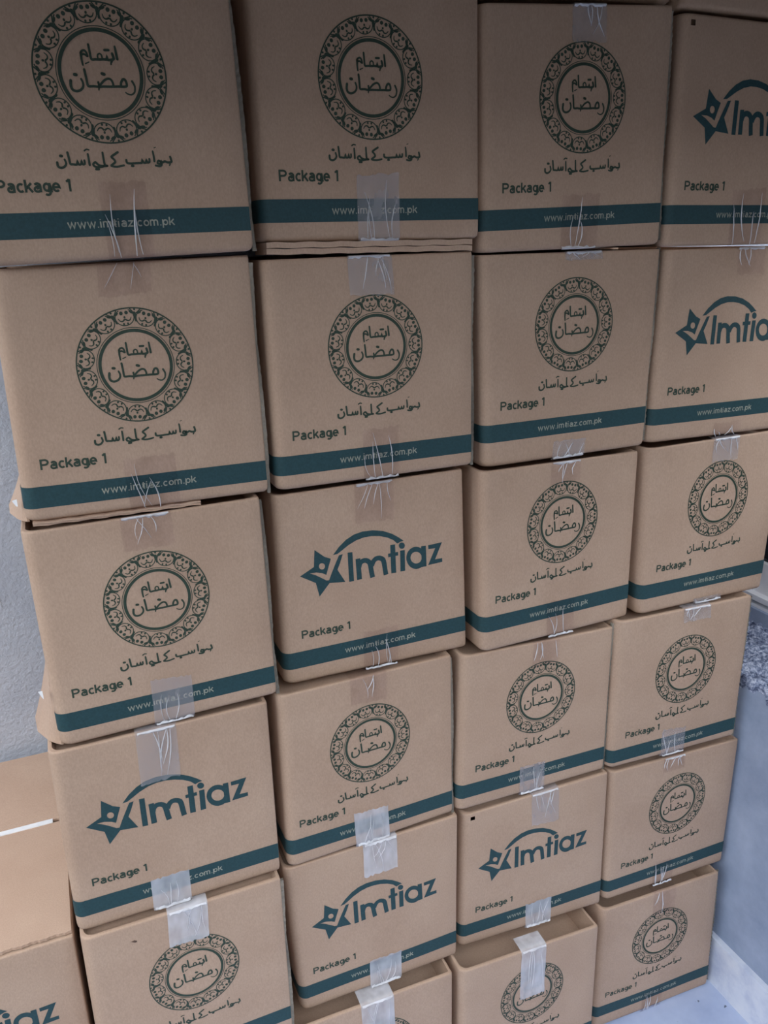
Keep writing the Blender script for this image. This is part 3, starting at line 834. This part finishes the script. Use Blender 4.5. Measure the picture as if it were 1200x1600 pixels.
        mb = MB().grid(nu, nv, fn)
        to = mb.build('packing_tape', ('tape_clear', 'tape_faint_sheen', 'tape_sky_sheen')[level - 1], self.root, True)
        # sharp creases in the tape
        cm = MB()
        ncr = r.choice((3, 4, 5))
        for c in range(ncr):
            s0 = r.uniform(0.12, 0.88)
            s1 = min(0.95, max(0.05, s0 + r.uniform(-0.28, 0.28)))
            t0, t1 = r.uniform(0.16, 0.24), r.uniform(0.55, 0.98)
            bend = r.uniform(-0.08, 0.08)
            wd = r.uniform(0.0004, 0.0009)
            b = len(cm.v)
            for i in range(9):
                f = i / 8
                s = s0 + (s1 - s0) * f + bend * math.sin(math.pi * f)
                t = t0 + (t1 - t0) * f
                ii, jj = min(nu, max(0, int(round(s * nu)))), t
                u = ul + (ur - ul) * s + lean * t
                x, y, z = fn(round(s * nu) / nu, t)
                k = math.sin(math.pi * min(1, f * 0.9 + 0.1)) * 0.8 + 0.2
                cm.v += [(u - wd * k, y - 0.0001, z), (u, y - 0.0016 * k, z), (u + wd * k, y - 0.0001, z)]
            for i in range(8):
                a = b + 3 * i
                cm.f += [(a, a + 1, a + 4, a + 3), (a + 1, a + 2, a + 5, a + 4)]
        # crumpled fold along the box edge
        if level >= 2 or r.random() < 0.55:
            b = len(cm.v)
            for i in range(13):
                s = 0.04 + 0.92 * i / 12
                u = ul + (ur - ul) * s
                ve = self.vT(u) if edge == 'T' else self.vB(u)
                sg = -1 if edge == 'T' else 1
                h = (0.002 + 0.0025 * r.random()) * (1.6 if level == 3 else 1.2)
                cm.v += [self.at(u, ve + sg * 0.0004, 0.0012), self.at(u, ve + sg * h * 0.5, 0.0026 + 0.0016 * r.random()), self.at(u, ve + sg * h, 0.0014)]
            for i in range(12):
                a = b + 3 * i
                cm.f += [(a, a + 1, a + 4, a + 3), (a + 1, a + 2, a + 5, a + 4)]
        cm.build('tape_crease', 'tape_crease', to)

    def seam(self):
        """raw corrugated edge of the glued side panel showing past the right corner"""
        mb = MB()
        r = random.Random(self.key[0] * 7 + self.key[1])
        n = 60
        top, bot = 0.296, 0.004
        prof = [0.0026 + 0.0026 * abs(math.sin(math.pi * (i / n) * 1.3 + r.uniform(-.05, .05) + self.ph[0])) + r.uniform(-0.0004, 0.0004) for i in range(n + 1)]
        for i in range(n + 1):
            v = bot + (top - bot) * i / n
            ur = self.uR(v)
            fl = 0.0012 * (i % 2)
            mb.v += [(ur - 0.0004, 0.0035, v), (ur + prof[i], 0.0030 + fl, v), (ur + prof[i] + 0.0008, 0.0075, v), (ur - 0.0002, 0.0075, v)]
        for i in range(n):
            a = 4 * i
            mb.f += [(a, a + 1, a + 5, a + 4), (a + 1, a + 2, a + 6, a + 5), (a + 2, a + 3, a + 7, a + 6)]
        mb.build('glued_seam_edge', 'raw_edge', self.root)

    def bottom_flap(self, u0, u1, drop, out):
        for layer in range(2):
            mb = MB()
            n = 24
            for i in range(n + 1):
                u = u0 + (u1 - u0) * i / n
                vb = self.vB(u)
                hgt = drop / 2 * 0.9
                z1 = vb - layer * drop / 2 + 0.0006
                z0 = z1 - hgt
                y = -out * (1 - 0.6 * layer) * math.sin(math.pi * min(1, 0.15 + i / n)) + 0.002
                wv = 0.0006 * math.sin(i * 1.7 + layer)
                mb.v += [(u, y, z1 + wv), (u, y, z0 + wv), (u, y + 0.06, z0), (u, y + 0.06, z1)]
            for i in range(n):
                a = 4 * i
                mb.f += [(a, a + 4, a + 5, a + 1), (a + 1, a + 5, a + 6, a + 2), (a, a + 3, a + 7, a + 4)]
            mb.f += [(0, 1, 2, 3), (4 * n, 4 * n + 3, 4 * n + 2, 4 * n + 1)]
            mb.build('bottom_flap', 'cardboard_flap', self.root)

    def side_flap(self, height, out):
        """crushed side panel flaring out at the lower left"""
        prof = [(0.002, 0.012), (-0.45, 0.03), (-0.9, 0.06), (-1.0, 0.10), (-0.7, 0.16), (-0.25, 0.22), (0.002, 0.27)]
        mb = MB()
        nv = 10
        for inner in (0, 1):
            def fn(s, t, inner=inner):
                v = self.vB(-BOX_W / 2) + height * t
                k = (1 - t) ** 1.05
                f = s * (len(prof) - 1)
                i = min(len(prof) - 2, int(f))
                f -= i
                px_ = prof[i][0] + (prof[i + 1][0] - prof[i][0]) * f
                py = prof[i][1] + (prof[i + 1][1] - prof[i][1]) * f
                x = self.uL(v) + (px_ * out * k if px_ < 0 else 0.002) - 0.001
                return (x + 0.003 * inner, py, v)
            mb.grid(18, nv, fn)
        b = 19 * (nv + 1)
        for i in range(18):
            mb.f.append((i, i + 1, b + i + 1, b + i))
            a = 19 * nv
            mb.f.append((a + i, b + a + i, b + a + i + 1, a + i + 1))
        for j in range(nv):
            mb.f.append((19 * j, b + 19 * j, b + 19 * (j + 1), 19 * (j + 1)))
        mb.build('side_flap', 'cardboard_flap', self.root)


HOLES = {(3, 5), (4, 1)}
LOGO_BOXES = {(1, 4), (2, 3), (2, 5), (3, 5), (4, 1), (4, 2), (0, 5), (0, 6)}
LABELS = {
    (0, 5): 'low carton at lower left with bare pale top and a white strip',
    (0, 6): 'floor carton under the low carton at lower left',
    (1, 1): 'largest, nearest ring-emblem carton, top left corner of the stack',
    (1, 2): 'ring-emblem carton second from top in left column, crushed layered bottom edge',
    (1, 3): 'ring-emblem carton directly above the star-logo carton in the left column',
    (1, 4): 'star-logo carton in the left column, beside the pale low carton top',
    (1, 5): 'ring-emblem carton directly below the star-logo carton in the left column',
    (1, 6): 'floor-level carton at the foot of the left column',
    (2, 1): 'topmost ring-emblem carton of the second column, sagging bottom flap',
    (2, 2): 'ring-emblem carton directly above the upper star-logo carton of the second column',
    (2, 3): 'upper of two star-logo cartons in the second column, complete logo near picture centre',
    (2, 4): 'ring-emblem carton between two star-logo cartons in the second column',
    (2, 5): 'lower of two star-logo cartons in the second column, tape patches with white sheen',
    (2, 6): 'carton cut off by the bottom edge, under second column star-logo carton',
    (3, 0): 'carton above the third column, only a dark bottom sliver showing at top edge',
    (3, 1): 'topmost ring-emblem carton of the third column, left of a cut-off star logo',
    (3, 2): 'ring-emblem carton second from top in third column, white tape tab above emblem',
    (3, 3): 'ring-emblem carton third from top in third column, right of star-logo carton',
    (3, 4): 'ring-emblem carton directly above the star-logo carton in the third column',
    (3, 5): 'only star-logo carton in the third column, near the bottom',
    (3, 6): 'ring-emblem carton directly below the third column star-logo carton, long tape with white sheen',
    (4, 0): 'dim carton at upper right corner above the topmost star-logo carton',
    (4, 1): 'upper of two cut-off star-logo cartons at the right edge',
    (4, 2): 'lower of two cut-off star-logo cartons at the right edge',
    (4, 3): 'ring-emblem carton directly below the star-logo cartons in the right column',
    (4, 4): 'ring-emblem carton in right column beside the rough mortar ledge',
    (4, 5): 'ring-emblem carton second from floor in the right column',
    (4, 6): 'bottom right ring-emblem carton standing on the white floor',
}
DEFC = [[-BOX_W / 2, BOX_H], [BOX_W / 2, BOX_H], [BOX_W / 2, 0.0], [-BOX_W / 2, 0.0]]
BOXES[(0, 5)] = ([-0.1865, 0.014, 0.297, 0.004, 0.0, 0.0], [[-0.1455, 0.294], [0.1455, 0.294], [0.1455, 0.0], [-0.1455, 0.0]], (0, 0.004))
BOXES[(0, 6)] = ([-0.186, 0.012, 0.0, 0.0, 0.0, 0.0], DEFC, (0, 0))
BOXES[(1, 6)] = ([0.106, -0.012, 0.0, 0.0, 0.0, 0.0], DEFC, (0, 0))
BOXES[(3, 0)] = ([0.748, 0.016, 1.811, -0.01, 0.027, 0.0], DEFC, (0, 0))
BOXES[(4, 0)] = ([1.044, -0.004, 1.806, 0.0, 0.0, 0.0], DEFC, (0, 0))
for k in ((1, 4), (2, 3), (2, 5), (3, 5), (4, 1), (4, 2)):
    p, c, s = BOXES[k]
    BOXES[k] = (p, c, (0.0, 0.004))

for key in sorted(BOXES):
    if key[1] == 6:                       # standing on the floor
        p, c, s = BOXES[key]
        c = [list(q) for q in c]
        c[2][1] = c[3][1] = FLOOR_Z - p[2] + 0.0004
        BOXES[key] = (p, c, s)
for key in sorted(BOXES):                 # boxes bear on one another without sinking in
    low = (key[0], key[1] + 1)
    if low not in BOXES:
        continue
    (pu, cu, su), (pl, cl, sl_) = BOXES[key], BOXES[low]
    cu, cl = [list(q) for q in cu], [list(q) for q in cl]
    for ib, it in ((3, 0), (2, 1)):       # left end, right end
        over = (pl[2] + cl[it][1] + cl[it][0] * math.sin(pl[4])) - (pu[2] + cu[ib][1] + cu[ib][0] * math.sin(pu[4]))
        if over > -0.0003:
            if pl[1] < pu[1]:
                cu[ib][1] += over + 0.0004
            else:
                cl[it][1] -= over + 0.0004
    BOXES[key], BOXES[low] = (pu, cu, su), (pl, cl, sl_)

CARTONS = {}
for key in sorted(BOXES):
    p, c, s = BOXES[key]
    CARTONS[key] = Carton(key, LABELS[key], 'logo' if key in LOGO_BOXES else 'ring', p, c, s)
for key, edge, ul, vl, ur, vr, level in TAPES:
    CARTONS[key].tape(edge, ul, vl, ur, vr, level)
for key in ((1, 1), (1, 2), (1, 3), (1, 5), (2, 2), (2, 4), (3, 1), (3, 2), (3, 4), (4, 4), (4, 6)):
    CARTONS[key].seam()
CARTONS[(2, 1)].bottom_flap(-0.140, 0.140, 0.0150, 0.004)
CARTONS[(1, 2)].bottom_flap(-0.140, 0.060, 0.0050, 0.004)
CARTONS[(1, 2)].side_flap(0.040, 0.020)
CARTONS[(1, 3)].side_flap(0.085, 0.030)
# the low carton's closed top: two loose flaps with cut corrugated edges and a white strip on the joint
c0 = CARTONS[(0, 5)].root
for y0, y1 in ((0.004, 0.262), (0.270, 0.487)):
    mb = MB()
    n = 70
    for i in range(n + 1):
        u = -0.144 + 0.288 * i / n
        j = 0.0012 * (i % 2) + 0.0008 * math.sin(i * 0.9)
        mb.v += [(u, y0 + j, 0.2945), (u, y0 + j, 0.2990), (u, y1, 0.2990), (u, y1, 0.2945)]
    for i in range(n):
        a = 4 * i
        mb.f += [(a, a + 4, a + 5, a + 1), (a + 1, a + 5, a + 6, a + 2), (a + 2, a + 6, a + 7, a + 3)]
    mb.f += [(0, 1, 2, 3), (4 * n, 4 * n + 3, 4 * n + 2, 4 * n + 1)]
    mb.build('top_flap', 'cardboard_flap', c0)
MB().box((-0.142, 0.2610, 0.2950), (0.1245, 0.2715, 0.3004)).build('white_strip', 'white_paint', c0)
# small torn curls of paper at the crushed lower left corners, and a nick in one face
for key, v0, sz in (((1, 3), 0.083, 0.012), ((1, 2), 0.032, 0.009)):
    c = CARTONS[key]
    x0 = c.uL(v0) - (0.009 if key == (1, 3) else 0.006)
    MB().grid(5, 5, lambda s, t: (x0 - 0.006 * math.sin(2.4 * s) * (0.4 + 0.6 * t), 0.004 + 0.012 * s, v0 + sz * (t - 0.5) * (1 - 0.4 * s) - 0.004 * s)).build('torn_paper', 'white_paint', c.root, True)
c = CARTONS[(1, 5)]
sc = Flat()
sc.poly([(-0.0045, 0.0012), (0.001, 0.0024), (0.0048, -0.0002), (0.003, -0.0026), (0.0006, -0.0018), (-0.002, 0.0)])
c.art('surface_nick', sc, 'bare_board', 0.0004, -0.0757 - c.shift[0], 0.2737 - c.shift[1])
